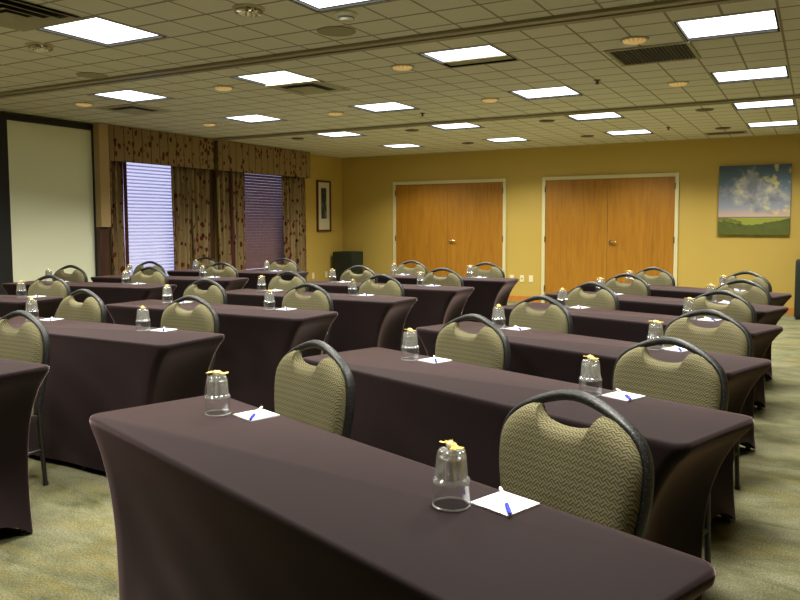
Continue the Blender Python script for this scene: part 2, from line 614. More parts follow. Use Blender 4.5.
struct('wall_front', newbox(XL - .15, XR + .15, YF - .15, YF, 0, CEIL + .12), 'wall')

W1 = (7.0, 8.25, 0.55, 2.30)
W2 = (9.38, 10.85, 0.55, 2.30)
bm = bmesh.new()
for y0, y1, z0, z1 in ((YF, W1[0], 0, CEIL + .12), (W1[1], W2[0], 0, CEIL + .12), (W2[1], YB, 0, CEIL + .12),
                       (W1[0], W1[1], 0, W1[2]), (W1[0], W1[1], W1[3], CEIL + .12),
                       (W2[0], W2[1], 0, W2[2]), (W2[0], W2[1], W2[3], CEIL + .12)):
    box(bm, XL - .15, XL, y0, y1, z0, z1)
struct('wall_left', bm, 'wall')

# baseboards
D1 = (-6.977, -4.74)
D2 = (-4.092, -1.901)
bm = bmesh.new()
for x0, x1 in ((XL, D1[0]), (D1[1], D2[0]), (D2[1], XR)):
    box(bm, x0, x1, YB - .014, YB, 0, 0.10)
struct('baseboard_back', bm, 'baseboard')
struct('baseboard_left', newbox(XL, XL + .014, YF, YB - .014, 0, 0.10), 'baseboard')

# double doors
def double_door(name, x0, x1, handle_x):
    h, fwid = 2.125, 0.055
    bm = bmesh.new()
    box(bm, x0, x0 + fwid, YB - .03, YB, 0, h)
    box(bm, x1 - fwid, x1, YB - .03, YB, 0, h)
    box(bm, x0 + fwid, x1 - fwid, YB - .03, YB, h - fwid, h)
    fr = struct(name, bm, 'door_frame')
    xm = (x0 + x1) / 2
    for a, b in ((x0 + fwid + .004, xm - .003), (xm + .003, x1 - fwid - .004)):
        mesh_obj('door_leaf', newbox(a, b, YB - .016, YB - .001, 0.012, h - fwid - .004), 'oak', fr)
    mesh_obj('door_gap', newbox(xm - .003, xm + .003, YB - .012, YB - .001, 0.012, h - fwid - .004), 'slot', fr)
    for xx in (x0 + fwid, x1 - fwid):
        for z in (0.25, 1.08, 1.92):
            b2 = bmesh.new()
            tube(b2, [(xx, YB - .034, z - .05), (xx, YB - .034, z + .05)], 0.009, 8)
            mesh_obj('hinge', b2, 'bronze', fr)
    b2 = bmesh.new()
    hx = xm + .06
    bmesh.ops.create_cone(b2, cap_ends=True, segments=20, radius1=.032, radius2=.028, depth=.014,
                          matrix=Matrix.Translation((hx, YB - .023, 1.045)) @ Matrix.Rotation(PI / 2, 4, 'X'))
    tube(b2, [(hx, YB - .028, 1.045), (hx, YB - .062, 1.045)], 0.010, 10)
    tube(b2, [(hx, YB - .060, 1.045), (hx + .05, YB - .060, 1.047), (hx + .10, YB - .056, 1.042)], [0.011, 0.010, 0.008], 10)
    mesh_obj('lever_handle', b2, 'brass', fr, True)
    return fr
double_door('door_1', *D1, 0)
double_door('door_2', *D2, 0)

# ceiling tracks (partition rails across the room)
for i, y in enumerate((4.75, 8.76)):
    bm = bmesh.new()
    box(bm, XL, XR, y - .085, y - .02, CEIL - .022, CEIL - .0005)
    box(bm, XL, XR, y + .02, y + .085, CEIL - .022, CEIL - .0005)
    box(bm, XL, XR, y - .02, y + .02, CEIL - .006, CEIL - .0005, mi=1)
    struct('trim_%d' % (i + 1), bm, ['trim', 'trim_dark'])

# ------------------------------------------------------------------ windows in the left wall
ZV = 2.165
def window(name, w, slat_mat, tilt, sheer_mat, frame_mat='window_frame'):
    y0, y1, z0, z1 = w
    xo, xi = XL - .12, XL - .07
    bm = bmesh.new()
    t = 0.05
    box(bm, xo, xi, y0, y0 + t, z0, z1)
    box(bm, xo, xi, y1 - t, y1, z0, z1)
    box(bm, xo, xi, y0 + t, y1 - t, z0, z0 + t)
    box(bm, xo, xi, y0 + t, y1 - t, z1 - t, z1)
    ym = (y0 + y1) / 2
    fr = struct(name, bm, frame_mat)
    mesh_obj('pane', newbox(xo + .02, xo + .026, y0 + t, y1 - t, z0 + t, z1 - t), 'pane', fr)
    mesh_obj('sill', newbox(XL - .06, XL + .02, y0, y1, z0 + .001, z0 + .02), 'door_frame', fr)
    bm = bmesh.new()
    pitch, wd = 0.047, 0.05
    n = int((z1 - z0 - .10) / pitch)
    ca, sa = math.cos(tilt), math.sin(tilt)
    xc = XL - .03
    for k in range(n):
        zc = z1 - .06 - k * pitch
        for s0, s1 in ((-1, 1),):
            a = Vector((xc - wd / 2 * ca, 0, zc + wd / 2 * sa))
            b = Vector((xc + wd / 2 * ca, 0, zc - wd / 2 * sa))
            th = Vector((sa, 0, ca)) * 0.0013
            vs = [bm.verts.new((q.x, yy, q.z)) for yy in (y0 + .01, y1 - .01) for q in (a + th, b + th, b - th, a - th)]
            for i in range(4):
                bm.faces.new((vs[i], vs[(i + 1) % 4], vs[4 + (i + 1) % 4], vs[4 + i]))
            bm.faces.new(vs[:4])
            bm.faces.new(vs[4:])
    bl = mesh_obj('blind', bm, slat_mat, fr)
    mesh_obj('head_rail', newbox(xc - .028, xc + .028, y0 + .005, y1 - .005, z1 - .045, z1 - .002), slat_mat, bl)
    b2 = bmesh.new()
    for yy in (y0 + .2, ym, y1 - .2):
        tube(b2, [(xc + .027, yy, z1 - .05), (xc + .027, yy, z0 + .05)], 0.0012, 5)
    mesh_obj('blind_cord', b2, slat_mat, bl)
    # sheer curtain, pleated
    bm = bmesh.new()
    N = 120
    rows = []
    for zz in (z0 - .3, ZV + .06):
        rows.append([bm.verts.new((XL + .04 + .008 * math.sin(k * .42) + .005 * math.sin(k * .13 + 1), y0 + (y1 - y0) * k / N, zz)) for k in range(N + 1)])
    for k in range(N):
        bm.faces.new((rows[0][k], rows[0][k + 1], rows[1][k + 1], rows[1][k]))
    return fr, bm
f1, sheer1 = window('window_1', W1, 'blind_white', 0.42, 'sheer_white')
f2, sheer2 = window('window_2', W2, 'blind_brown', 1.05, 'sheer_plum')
o = mesh_obj('sheer_curtain', sheer1, 'sheer_white', None, True)
tag(o, 'translucent white sheer curtain hanging over the bright window next to the screen', 'sheer curtain')
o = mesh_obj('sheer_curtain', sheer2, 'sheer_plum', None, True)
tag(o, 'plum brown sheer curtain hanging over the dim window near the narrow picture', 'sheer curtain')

# drapes and valances
def uv_grid(bm, rows, us, vs_):
    uvl = bm.loops.layers.uv.verify()
    for j in range(len(rows) - 1):
        for k in range(len(rows[0]) - 1):
            f = bm.faces.new((rows[j][k], rows[j][k + 1], rows[j + 1][k + 1], rows[j + 1][k]))
            for lp, (a, b) in zip(f.loops, ((k, j), (k + 1, j), (k + 1, j + 1), (k, j + 1))):
                lp[uvl].uv = (us[a], vs_[b])

def drape(y0, y1, z0, z1, pleats, label, seed, dark_side=0, lean=0.0):
    rnd = random.Random(seed)
    root = thing('drape', label, 'curtain', (XL + .105, (y0 + y1) / 2, 0), 0, None)
    n = pleats * 12
    w = y1 - y0
    ph = [rnd.uniform(-.5, .5) for _ in range(pleats + 1)]
    amp = [rnd.uniform(.026, .045) for _ in range(pleats + 1)]
    bm = bmesh.new()
    rows, vv = [], []
    us = []
    levels = 12
    for j in range(levels + 1):
        f = j / levels
        z = z0 + (z1 - z0) * f
        vv.append(z)
        row = []
        for k in range(n + 1):
            q = k / n * pleats
            i = min(int(q), pleats - 1)
            a = amp[i] + (amp[i + 1] - amp[i]) * (q - i)
            p = ph[i] + (ph[i + 1] - ph[i]) * (q - i)
            x = a * math.sin(2 * PI * q + p * (1 - .4 * f)) * (1.0 - .35 * f) + .012 * math.sin(3 * q + j * .25)
            y = -w / 2 + w * k / n + lean * (1 - f) * w * .2 + .01 * math.sin(5 * q + j * .5)
            row.append(bm.verts.new((x, y, z)))
        rows.append(row)
    us = [k / n * w * 1.9 + seed * 3.1 for k in range(n + 1)]
    uv_grid(bm, rows, us, vv)
    o = mesh_obj('drape_panel', bm, 'curtain', root, True)
    sm = o.modifiers.new('thick', 'SOLIDIFY')
    sm.thickness = 0.004
    if dark_side:
        bm = bmesh.new()
        yy = dark_side * (w / 2 + .012)
        tube(bm, [(.02, yy + lean * (1 - f) * w * .2, z0 + (z1 - z0) * f) for f in [i / 8 for i in range(9)]], .016, 8, .028)
        mesh_obj('lining_edge', bm, 'curtain_edge', root, True)
    return root

ZV = 2.165
drape(6.84, 7.08, 0.03, ZV + .03, 3, 'narrow leaf-print drape left of the bright window, beside the screen', 1, 1)
drape(7.92, 8.29, 0.03, ZV + .03, 4, 'leaf-print drape hanging directly right of the bright window', 2)
drape(8.32, 8.68, 0.03, ZV + .03, 4, 'leaf-print drape between the windows, just left of the dark gap', 3)
drape(8.86, 9.15, 0.03, ZV + .03, 3, 'leaf-print drape between the windows, just right of the dark gap', 4, 1)
drape(9.20, 9.49, 0.03, ZV + .03, 3, 'leaf-print drape hanging directly left of the dim window', 5)
drape(10.46, 11.14, 0.03, ZV + .03, 7, 'wide leaf-print drape right of the dim window, near the narrow picture', 6)

def valance(y0, y1, label, seed):
    z0, z1 = ZV, CEIL - .005
    xf = XL + .19
    bm = bmesh.new()
    uvl = bm.loops.layers.uv.verify()
    box(bm, xf - .018, xf, y0, y1, z0, z1, bev=.005)
    box(bm, XL + .001, xf - .019, y0, y0 + .016, z0, z1)
    box(bm, XL + .001, xf - .019, y1 - .016, y1, z0, z1)
    box(bm, XL + .001, xf - .019, y0 + .017, y1 - .017, z1 - .02, z1)
    for f in bm.faces:
        for lp in f.loops:
            c = lp.vert.co
            lp[uvl].uv = (c.y + (c.x if abs(f.normal.y) > .5 else 0) + seed, c.z)
    o = mesh_obj('valance', bm, 'curtain', None)
    return tag(o, label, 'valance')
valance(6.80, 8.71, 'upholstered leaf-print valance above the bright window next to the screen', 0.4)
valance(8.81, 11.19, 'upholstered leaf-print valance above the dim window near the narrow picture', 7.3)

# projection screen, beige panel and walnut panel on the left wall
t = thing('projection_screen', 'tall pale green white projection screen in a black surround on the left wall', 'screen', (XL, 6.05, 0))
mesh_obj('screen_fabric', newbox(.001, .055, -.575, .585, .10, 2.535), 'screen', t)
bm = bmesh.new()
box(bm, .001, .09, -.85, -.576, .02, 2.60)
box(bm, .001, .09, .586, .625, .02, 2.60)
box(bm, .001, .09, -.575, .585, 2.536, 2.60)
box(bm, .001, .09, -.575, .585, .02, .099)
mesh_obj('masking_border', bm, 'screen_black', t)
o = mesh_obj('wall_panel', newbox(XL + .001, XL + .19, 6.64, 6.79, 1.32, CEIL - .004, bev=.004), 'panel_beige')
tag(o, 'beige boxed wall panel between the screen and the drapes', 'panel')
o = mesh_obj('wall_panel', newbox(XL + .001, XL + .15, 6.64, 6.79, 0.0, 1.318, bev=.004), 'walnut')
tag(o, 'dark brown wooden panel directly beneath the beige boxed panel', 'panel')

o = mesh_obj('wall_panel', newbox(XL + .001, XL + .04, 8.68, 8.86, 0.0, CEIL - .004, bev=.003), 'walnut')  # thin dark brown strip filling the gap between the drapes
tag(o, 'dark brown upright strip in the gap between the two curtained windows', 'panel')

# pictures
t = thing('framed_picture', 'narrow tall framed print with cream mat on the left wall', 'picture', (XL + .001, 11.845, 1.685))
hw, hh = .225, .475
bm = bmesh.new()
for a in ((-hw, -hw + .035, -hh, hh), (hw - .035, hw, -hh, hh), (-hw + .035, hw - .035, -hh, -hh + .035), (-hw + .035, hw - .035, hh - .035, hh)):
    box(bm, 0, .03, *a)
mesh_obj('picture_frame', bm, 'pic_frame', t)
mesh_obj('mat_board', newbox(0, .012, -hw + .035, hw - .035, -hh + .035, hh - .035), 'mat', t)
mesh_obj('print', newbox(.0125, .015, -.085, .085, -.235, .335), 'print', t)

t = thing('landscape_painting', 'square canvas of clouds over a green field on the back wall', 'painting', (-.84, YB - .001, 1.68))
mesh_obj('painted_face', newbox(-.485, .485, -.0405, -.0385, -.515, .515), 'landscape', t)
mesh_obj('canvas_edge', newbox(-.487, .487, -.038, 0, -.517, .517), 'canvas_edge', t)

# outlets
def outlet(loc, rz, label, kind):
    t = thing('wall_plate', label, 'outlet', loc, rz)
    mesh_obj('plate', newbox(-.036, .036, -.007, 0, -.058, .058, bev=.002), 'plate', t)
    if kind == 'duplex':
        for z in (-.02, .02):
            mesh_obj('socket', newbox(-.013, .013, -.009, -.0071, z - .012, z + .012), 'plate', t)
    else:
        mesh_obj('jack', newbox(-.009, .009, -.009, -.0071, -.012, .012), 'slot', t)
    return t
outlet((-4.63, YB - .001, .40), 0, 'ivory wall plate nearest the left double door', 'duplex')
outlet((-4.445, YB - .001, .40), 0, 'ivory wall plate, middle of three between the double doors', 'jack')
outlet((-4.283, YB - .001, .40), 0, 'ivory wall plate nearest the right double door', 'duplex')
outlet((XL + .001, 11.49, .40), PI / 2, 'ivory wall plate low on left wall beside the wide drape', 'duplex')
outlet((XL + .001, 11.915, .40), PI / 2, 'ivory wall plate low on left wall, nearest the back corner', 'duplex')

# dark cabinets against the back wall
def cabinet(x, y, w, d, h, label):
    t = thing('cabinet', label, 'cabinet', (x, y, 0))
    bm = newbox(-w / 2, w / 2, -d / 2, d / 2, .03, h, bev=.025)
    b = mesh_obj('cabinet_body', bm, 'dark_green', t, 40)
    mesh_obj('plinth', newbox(-w / 2 + .02, w / 2 - .02, -d / 2 + .02, d / 2 - .02, 0, .03), 'glide', t)
    mesh_obj('front_panel', newbox(-w / 2 + .04, w / 2 - .04, -d / 2 - .006, -d / 2 - .0005, .08, h - .06), 'dark_green', t)
    return t
cabinet(-7.82, 12.22, .44, .40, .83, 'black boxy cabinet standing in the back left corner')
cabinet(.05, 12.05, .60, .40, .83, 'black green cabinet at the right edge, below the landscape painting')

# ------------------------------------------------------------------ ceiling fixtures
def make_light(half=False):
    t = thing('ceiling_light', '', 'ceiling light', (0, 0, CEIL))
    s, d = LS, 0.055
    bm = bmesh.new()
    # sleeve lining the opening (open below)
    w = .012
    for a in ((-s, -s + w, -s, s), (s - w, s, -s, s), (-s + w, s - w, -s, -s + w), (-s + w, s - w, s - w, s)):
        box(bm, a[0], a[1], a[2], a[3], -.002, d)
    box(bm, -s, s, -s, s, d, d + .01)
    mesh_obj('frame', bm, 'lamp_frame', t)
    q = s - w - .001
    y1 = q if not half else .13
    mesh_obj('diffuser', newbox(-q, q, -q, y1, .016, .024), 'diffuser', t)
    if half:
        mesh_obj('back_plate', newbox(-q, q, y1 + .001, q, .010, .018), 'lamp_olive', t)
    ld = bpy.data.lights.new('lamp', 'AREA')
    ld.shape = 'RECTANGLE'
    ld.size = 2 * q
    ld.size_y = q + y1
    ld.energy = LAMP_W
    ld.color = LAMP_COL
    ld.spread = math.radians(SPREAD)
    lo = bpy.data.objects.new('lamp', ld)
    C.objects.link(lo)
    lo.parent = t
    lo.location = (0, (y1 - q) / 2, .012)
    return t

ordinal = ['nearest', 'second', 'third', 'fourth', 'farthest']
colname = ['rightmost column', 'second column from right', 'third column from right', 'leftmost column']
L0 = make_light()
LH = make_light(True)
first = True
for x, y, ex in lights:
    if ex:
        lab = 'square ceiling light nearer than the first visible row, %s' % colname[LX.index(x)]
        dup(L0, (x, y, CEIL), 0, lab, 'square ceiling lights')
        continue
    i, j = LX.index(x), LY.index(y)
    lab = 'square lit ceiling light, %s row, %s' % (ordinal[j], colname[i])
    if (i, j) == (1, 1):
        LH.location = (x, y, CEIL)
        tag(LH, 'ceiling light with a dull strip beside its lit panel, second row', 'ceiling light', 'square ceiling lights')
    elif first:
        L0.location = (x, y, CEIL)
        tag(L0, lab, 'ceiling light', 'square ceiling lights')
        first = False
    else:
        dup(L0, (x, y, CEIL), 0, lab, 'square ceiling lights')

def make_can(kind):
    t = thing('downlight', '', 'downlight', (0, 0, CEIL))
    bm = bmesh.new()
    lathe(bm, [(.075, -.001), (.098, -.001), (.098, -.007), (.088, -.013), (.075, -.010)], 28)
    bmesh.ops.holes_fill(bm, edges=[])
    mesh_obj('trim_ring', bm, 'ring' if kind != 'off' else 'bronze', t, True)
    bm = bmesh.new()
    if kind == 'chrome':
        lathe(bm, [(.080, -.005), (.078, -.028), (.060, -.034), (.035, -.012), (.005, -.010)], 28,
              fn=lambda j, a, r: r * (1 + .08 * (1 if int(a / (2 * PI) * 28) % 2 else -1)) if 0 < j < 3 else r)
        mesh_obj('reflector', bm, 'chrome', t)
    elif kind == 'warm':
        lathe(bm, [(.084, -.006), (.074, -.019), (.052, -.027), (.02, -.030), (.001, -.030)], 28)
        mesh_obj('lens', bm, 'warm_lens', t, True)
        ld = bpy.data.lights.new('lamp', 'SPOT')
        ld.energy = 6.0
        ld.color = (1.0, .70, .36)
        ld.spot_size = 1.5
        ld.spot_blend = .6
        ld.shadow_soft_size = .05
        lo = bpy.data.objects.new('lamp', ld)
        C.objects.link(lo)
        lo.parent = t
        lo.location = (0, 0, -.04)
    else:
        lathe(bm, [(.078, -.008), (.05, -.018), (.02, -.020), (.001, -.020)], 20)
        mesh_obj('lens', bm, 'bronze', t, True)
    return t

cans = {k: make_can(k) for k in ('chrome', 'warm', 'off')}
DX = [-1.16, -3.0, -4.9, -6.82]
DY = [(3.62, 'chrome'), (5.53, 'warm'), (7.42, 'warm'), (9.30, 'off'), (11.2, 'off')]
words = {'chrome': 'unlit downlight with faceted chrome reflector', 'warm': 'round downlight glowing warm amber', 'off': 'unlit dark bronze downlight'}
used = set()
for j, (y, k) in enumerate(DY):
    for i, x in enumerate(DX):
        if j == 0 and i in (0, 3):
            continue
        if j == 4 and i == 3:
            continue
        lab = '%s, %s row, %s of downlights' % (words[k], ordinal[j], colname[i])
        if k not in used:
            cans[k].location = (x, y, CEIL)
            tag(cans[k], lab, 'downlight', 'recessed downlights')
            used.add(k)
        else:
            dup(cans[k], (x, y, CEIL), 0, lab, 'recessed downlights')

# air vents
def louvre_vent(x, y, sx, sy, n, label, along='y', solid=False):
    t = thing('air_vent', label, 'vent', (x, y, CEIL))
    bm = bmesh.new()
    w = .028
    for a in ((-sx, -sx + w, -sy, sy), (sx - w, sx, -sy, sy), (-sx + w, sx - w, -sy, -sy + w), (-sx + w, sx - w, sy - w, sy)):
        box(bm, *a, -.012, -.001)
    mesh_obj('vent_frame', bm, 'vent', t)
    mesh_obj('duct_opening', newbox(-sx + w, sx - w, -sy + w, sy - w, -.003, -.001), 'vent_dark', t)
    bm = bmesh.new()
    for k in range(n):
        f = (k + .5) / n
        if along == 'y':
            c = -sx + w + f * 2 * (sx - w)
            box(bm, c - .0028, c + .0028, -sy + w, sy - w, -.012, -.0035)
        else:
            c = -sy + w + f * 2 * (sy - w)
            box(bm, -sx + w, sx - w, c - .0035, c + .0035, -.012, -.0035)
    mesh_obj('louvre_blades', bm, 'vent_blade', t)
    return t
louvre_vent(-1.13, 6.07, .30, .30, 20, 'dark square louvred return grille near the rightmost ceiling lights', 'y')
louvre_vent(-1.18, 11.80, .27, .13, 12, 'small dark louvred grille close to the back wall', 'x')

def diffuser_vent(x, y, label):
    """square four-way diffuser: nested sloping cones"""
    t = thing('air_vent', label, 'vent', (x, y, CEIL))
    for k, (s, z) in enumerate(((.29, -.004), (.215, -.012), (.145, -.016), (.08, -.019))):
        bm = bmesh.new()
        s2 = s - .055
        vo = [bm.verts.new((a * s, b * s, z - .012)) for a, b in ((-1, -1), (1, -1), (1, 1), (-1, 1))]
        vi = [bm.verts.new((a * s2, b * s2, z + .003)) for a, b in ((-1, -1), (1, -1), (1, 1), (-1, 1))]
        for i in range(4):
            bm.faces.new((vo[i], vo[(i + 1) % 4], vi[(i + 1) % 4], vi[i]))
        if k == 3:
            bm.faces.new(vi)
        o = mesh_obj('cone_ring', bm, 'vent', t)
        so = o.modifiers.new('thick', 'SOLIDIFY')
        so.thickness = .003
    mesh_obj('duct_opening', newbox(-.28, .28, -.28, .28, -.0018, -.0008), 'vent_dark', t)
    return t
diffuser_vent(-4.30, 2.98, 'square four-way air diffuser at the top left, nearest the camera')
def plaque_vent(x, y, label):
    t = thing('air_vent', label, 'vent', (x, y, CEIL))
    bm = bmesh.new()
    w0, w1 = .29, .20
    for a in ((-w0, -w1, -w0, w0), (w1, w0, -w0, w0), (-w1, w1, -w0, -w1), (-w1, w1, w1, w0)):
        box(bm, *a, -.006, -.001)
    mesh_obj('vent_frame', bm, 'vent', t)
    mesh_obj('duct_opening', newbox(-w1, w1, -w1, w1, -.003, -.001), 'vent_dark', t)
    mesh_obj('plaque', newbox(-.135, .135, -.135, .135, -.020, -.012, bev=.003), 'vent', t)
    mesh_obj('hanger', newbox(-.01, .01, -.01, .01, -.0119, -.0031), 'vent_dark', t)
plaque_vent(-4.24, 5.95, 'square four-way air diffuser beside the third-column light of the second row')
plaque_vent(-6.70, 6.08, 'square four-way air diffuser nearest the drapes and screen')

# ceiling speakers, detector, sprinklers
def ceil_speaker(x, y, label):
    t = thing('ceiling_speaker', label, 'speaker', (x, y, CEIL))
    bm = bmesh.new()
    lathe(bm, [(.128, -.0005), (.128, -.006), (.118, -.008), (.112, -.006)], 32)
    mesh_obj('rim', bm, 'speaker_grille', t, True)
    bm = bmesh.new()
    lathe(bm, [(.1125, -.006), (.08, -.009), (.03, -.011), (.001, -.011)], 32)
    mesh_obj('grille', bm, 'speaker_grille', t, True)
ceil_speaker(-2.84, 4.32, 'round ceiling speaker grille beside the smoke detector')
ceil_speaker(-5.48, 4.54, 'round ceiling speaker grille near the leftmost lights')

t = thing('smoke_detector', 'cream smoke detector hanging from the ceiling beside the round speaker', 'smoke detector', (-2.55, 3.99, CEIL))
bm = bmesh.new()
lathe(bm, [(.068, -.0005), (.068, -.018), (.058, -.026), (.048, -.028)], 28)
mesh_obj('base', bm, 'plastic', t, True)
bm = bmesh.new()
lathe(bm, [(.047, -.028), (.047, -.036)], 28)
mesh_obj('sensor_slots', bm, 'slot', t, True)
bm = bmesh.new()
lathe(bm, [(.050, -.036), (.046, -.050), (.02, -.056), (.001, -.056)], 28, capfirst=True)
mesh_obj('cap', bm, 'plastic', t, True)

def sprinkler(x, y, label):
    t = thing('sprinkler_head', label, 'sprinkler', (x, y, CEIL))
    bm = bmesh.new()
    lathe(bm, [(.032, -.0005), (.030, -.006), (.012, -.008), (.010, -.03), (.022, -.034), (.022, -.037), (.001, -.037)], 16)
    mesh_obj('head', bm, 'bronze', t, True)
sprinkler(-1.77, 6.92, 'small dark sprinkler head in front of the second-column far lights')
sprinkler(-1.79, 10.75, 'small dark sprinkler head near the back wall lights')
sprinkler(-4.05, 7.95, 'tiny sprinkler head near the middle of the ceiling')

# ------------------------------------------------------------------ tables
TL, TW, TH = 1.83, 0.458, 0.753
def table_cover_mesh():
    bm = bmesh.new()
    nl, nw, nc = 30, 10, 6
    def ring(hx, hy, rc, zf):
        pts = []
        segs = [((hx - rc, -hy), (hx - rc, -hy)),]
        def corner(cx, cy, a0):
            for k in range(nc + 1):
                a = a0 + PI / 2 * k / nc
                pts.append((cx + rc * math.cos(a), cy + rc * math.sin(a)))
        def side(p, q, n):
            for k in range(1, n):
                f = k / n
                pts.append((p[0] + (q[0] - p[0]) * f, p[1] + (q[1] - p[1]) * f))
        corner(hx - rc, -hy + rc, -PI / 2)
        side((hx, -hy + rc), (hx, hy - rc), nw)
        corner(hx - rc, hy - rc, 0)
        side((hx - rc, hy), (-hx + rc, hy), nl)
        corner(-hx + rc, hy - rc, PI / 2)
        side((-hx, hy - rc), (-hx, -hy + rc), nw)
        corner(-hx + rc, -hy + rc, PI)
        side((-hx + rc, -hy), (hx - rc, -hy), nl)
        return pts
    levels = []
    hx, hy = TL / 2, TW / 2
    levels.append((hx - .011, hy - .011, .035, TH))
    levels.append((hx - .005, hy - .005, .040, TH - .002))
    levels.append((hx - .001, hy - .001, .044, TH - .007))
    levels.append((hx, hy, .045, TH - .015))
    levels.append((hx - .002, hy - .001, .045, TH - .027))
    for k in range(1, 19):
        d = (TH - .027) * k / 18
        s = 1 - math.exp(-d / .16)
        levels.append((hx - .002 - .125 * s - .030 * math.sin(PI * min(1, d / TH)), hy - .001 - .026 * s, .045 - .02 * min(1, d / .4), TH - .027 - d))
    rows = []
    for (a, b, rc, z) in levels:
        row = []
        for (x, y) in ring(a, b, rc, z):
            ux, uy = abs(x) / a, abs(y) / b
            # hem arches up between the feet; the ends pull inwards between the corner seams
            drop = 1 - z / TH
            arch_l = max(0.0, 1 - (abs(x) / (a - .05)) ** 6) if uy > .97 else 0
            arch_e = max(0.0, 1 - (abs(y) / (b - .01)) ** 2) if ux > .97 else 0
            lift = (0.035 * arch_l + 0.085 * arch_e) * drop ** 4
            pull_y = 0.018 * arch_l * math.sin(PI * min(1, drop * 1.05))
            pull_x = 0.045 * arch_e * math.sin(PI * min(1, drop))
            wr = 0.0035 * math.sin(x * 14 + z * 22) * drop * arch_l + .003 * math.sin(x * 5 - z * 31 + 1) * arch_l * drop
            sx = 1 if x > 0 else -1
            sy = 1 if y > 0 else -1
            row.append(bm.verts.new((x - sx * pull_x, y - sy * (pull_y + wr) * (1 if uy > .9 else 0), max(z, 0) + lift + .004)))
        rows.append(row)
    n = len(rows[0])
    for A, B in zip(rows, rows[1:]):
        for k in range(n):
            bm.faces.new((A[k], A[(k + 1) % n], B[(k + 1) % n], B[k]))
    bm.faces.new(rows[0])
    bmesh.ops.translate(bm, verts=bm.verts, vec=(0, 0, -.004))
    for v in bm.verts:
        v.co.z = max(v.co.z, .006)
    return bm

def make_table():
    t = thing('table', '', 'table')
    mesh_obj('fitted_cover', table_cover_mesh(), 'cloth', t, 50)
    mesh_obj('tabletop', newbox(-TL / 2 + .02, TL / 2 - .02, -TW / 2 + .02, TW / 2 - .02, TH - .028, TH - .006), 'walnut', t)
    for sx in (-1, 1):
        for sy in (-1, 1):
            bm = bmesh.new()
            x, y = sx * (TL / 2 - .170), sy * (TW / 2 - .060)
            tube(bm, [(x, y, .012), (x - sx * .085, y, .30), (x - sx * .085, y, TH - .029)], .0125, 10)
            lg = mesh_obj('leg', bm, 'leg_metal', t, True)
            bm = bmesh.new()
            tube(bm, [(x, y, 0), (x, y, .0115)], .018, 12)
            mesh_obj('foot', bm, 'glide', lg, True)
    # bracing feet under the long side that show below the hem
    for xx in (-.45, .21):
        bm = bmesh.new()
        tube(bm, [(xx, -TW / 2 + .06, .0), (xx, -TW / 2 + .06, TH - .029)], .011, 10)
        mesh_obj('centre_leg', bm, 'glide', t, True)
    return t

TAB = {'C1': (-1.060, 1.492), 'C2': (-1.076, 2.635), 'C3': (-1.08, 3.739), 'C4': (-1.079, 4.972), 'C5': (-1.086, 6.118), 'C6': (-1.094, 7.237),
       'B1': (-3.750, 1.89), 'B2': (-3.712, 2.939), 'B3': (-3.744, 4.104), 'B4': (-3.731, 5.245), 'B5': (-3.717, 6.383), 'B6': (-3.727, 7.621),
       'A3': (-6.305, 3.801), 'A4': (-6.43, 5.194), 'A5': (-6.412, 6.266), 'A6': (-6.461, 7.481)}
TYAW = {'A': 0.16, 'B': -0.02, 'C': -0.346}
COLN = {'A': 'left column', 'B': 'middle column', 'C': 'right column'}
ROWN = {'1': 'nearest', '2': 'second', '3': 'third', '4': 'fourth', '5': 'fifth', '6': 'farthest'}
ROWA = {'3': 'nearest visible', '4': 'second visible', '5': 'third visible', '6': 'farthest'}
def tname(k):
    return '%s table, %s' % ((ROWA if k[0] == 'A' else ROWN)[k[1]], COLN[k[0]])

T0 = make_table()
first = True
for k, (x, y) in TAB.items():
    lab = 'long narrow table in a dark aubergine fitted cover, %s' % tname(k)
    if first:
        T0.location = (x, y, 0)
        T0.rotation_euler = (0, 0, TYAW[k[0]])
        tag(T0, lab, 'table', 'covered seminar tables')
        first = False
    else:
        dup(T0, (x, y, 0), TYAW[k[0]], lab, 'covered seminar tables')

# ------------------------------------------------------------------ chairs
SEAT = 0.455
HTOP = 0.885
def back_y(z):
    return .205 + .035 * (z - SEAT) / .45 + .010 * max(0, (z - .75) / .16) ** 2
def back_half(z):
    """outer half width of the back frame by height"""
    pts = [(.40, .178), (.45, .188), (.50, .198), (.586, .216), (.65, .227), (.70, .230), (.74, .228), (.775, .219), (.80, .203), (.82, .182), (.835, .160), (.847, .137), (.858, .111), (.868, .084), (.877, .055), (.883, .028), (.885, 0)]
    for (z0, a), (z1, b) in zip(pts, pts[1:]):
        if z0 <= z <= z1:
            return a + (b - a) * (z - z0) / (z1 - z0)
    return pts[0][1]
FRAME_Z = [.40, .45, .50, .55, .60, .65, .70, .725, .745, .765, .785, .80, .81, .82, .83, .838, .846, .853, .860, .866, .872, .877, .880, .883, .885]

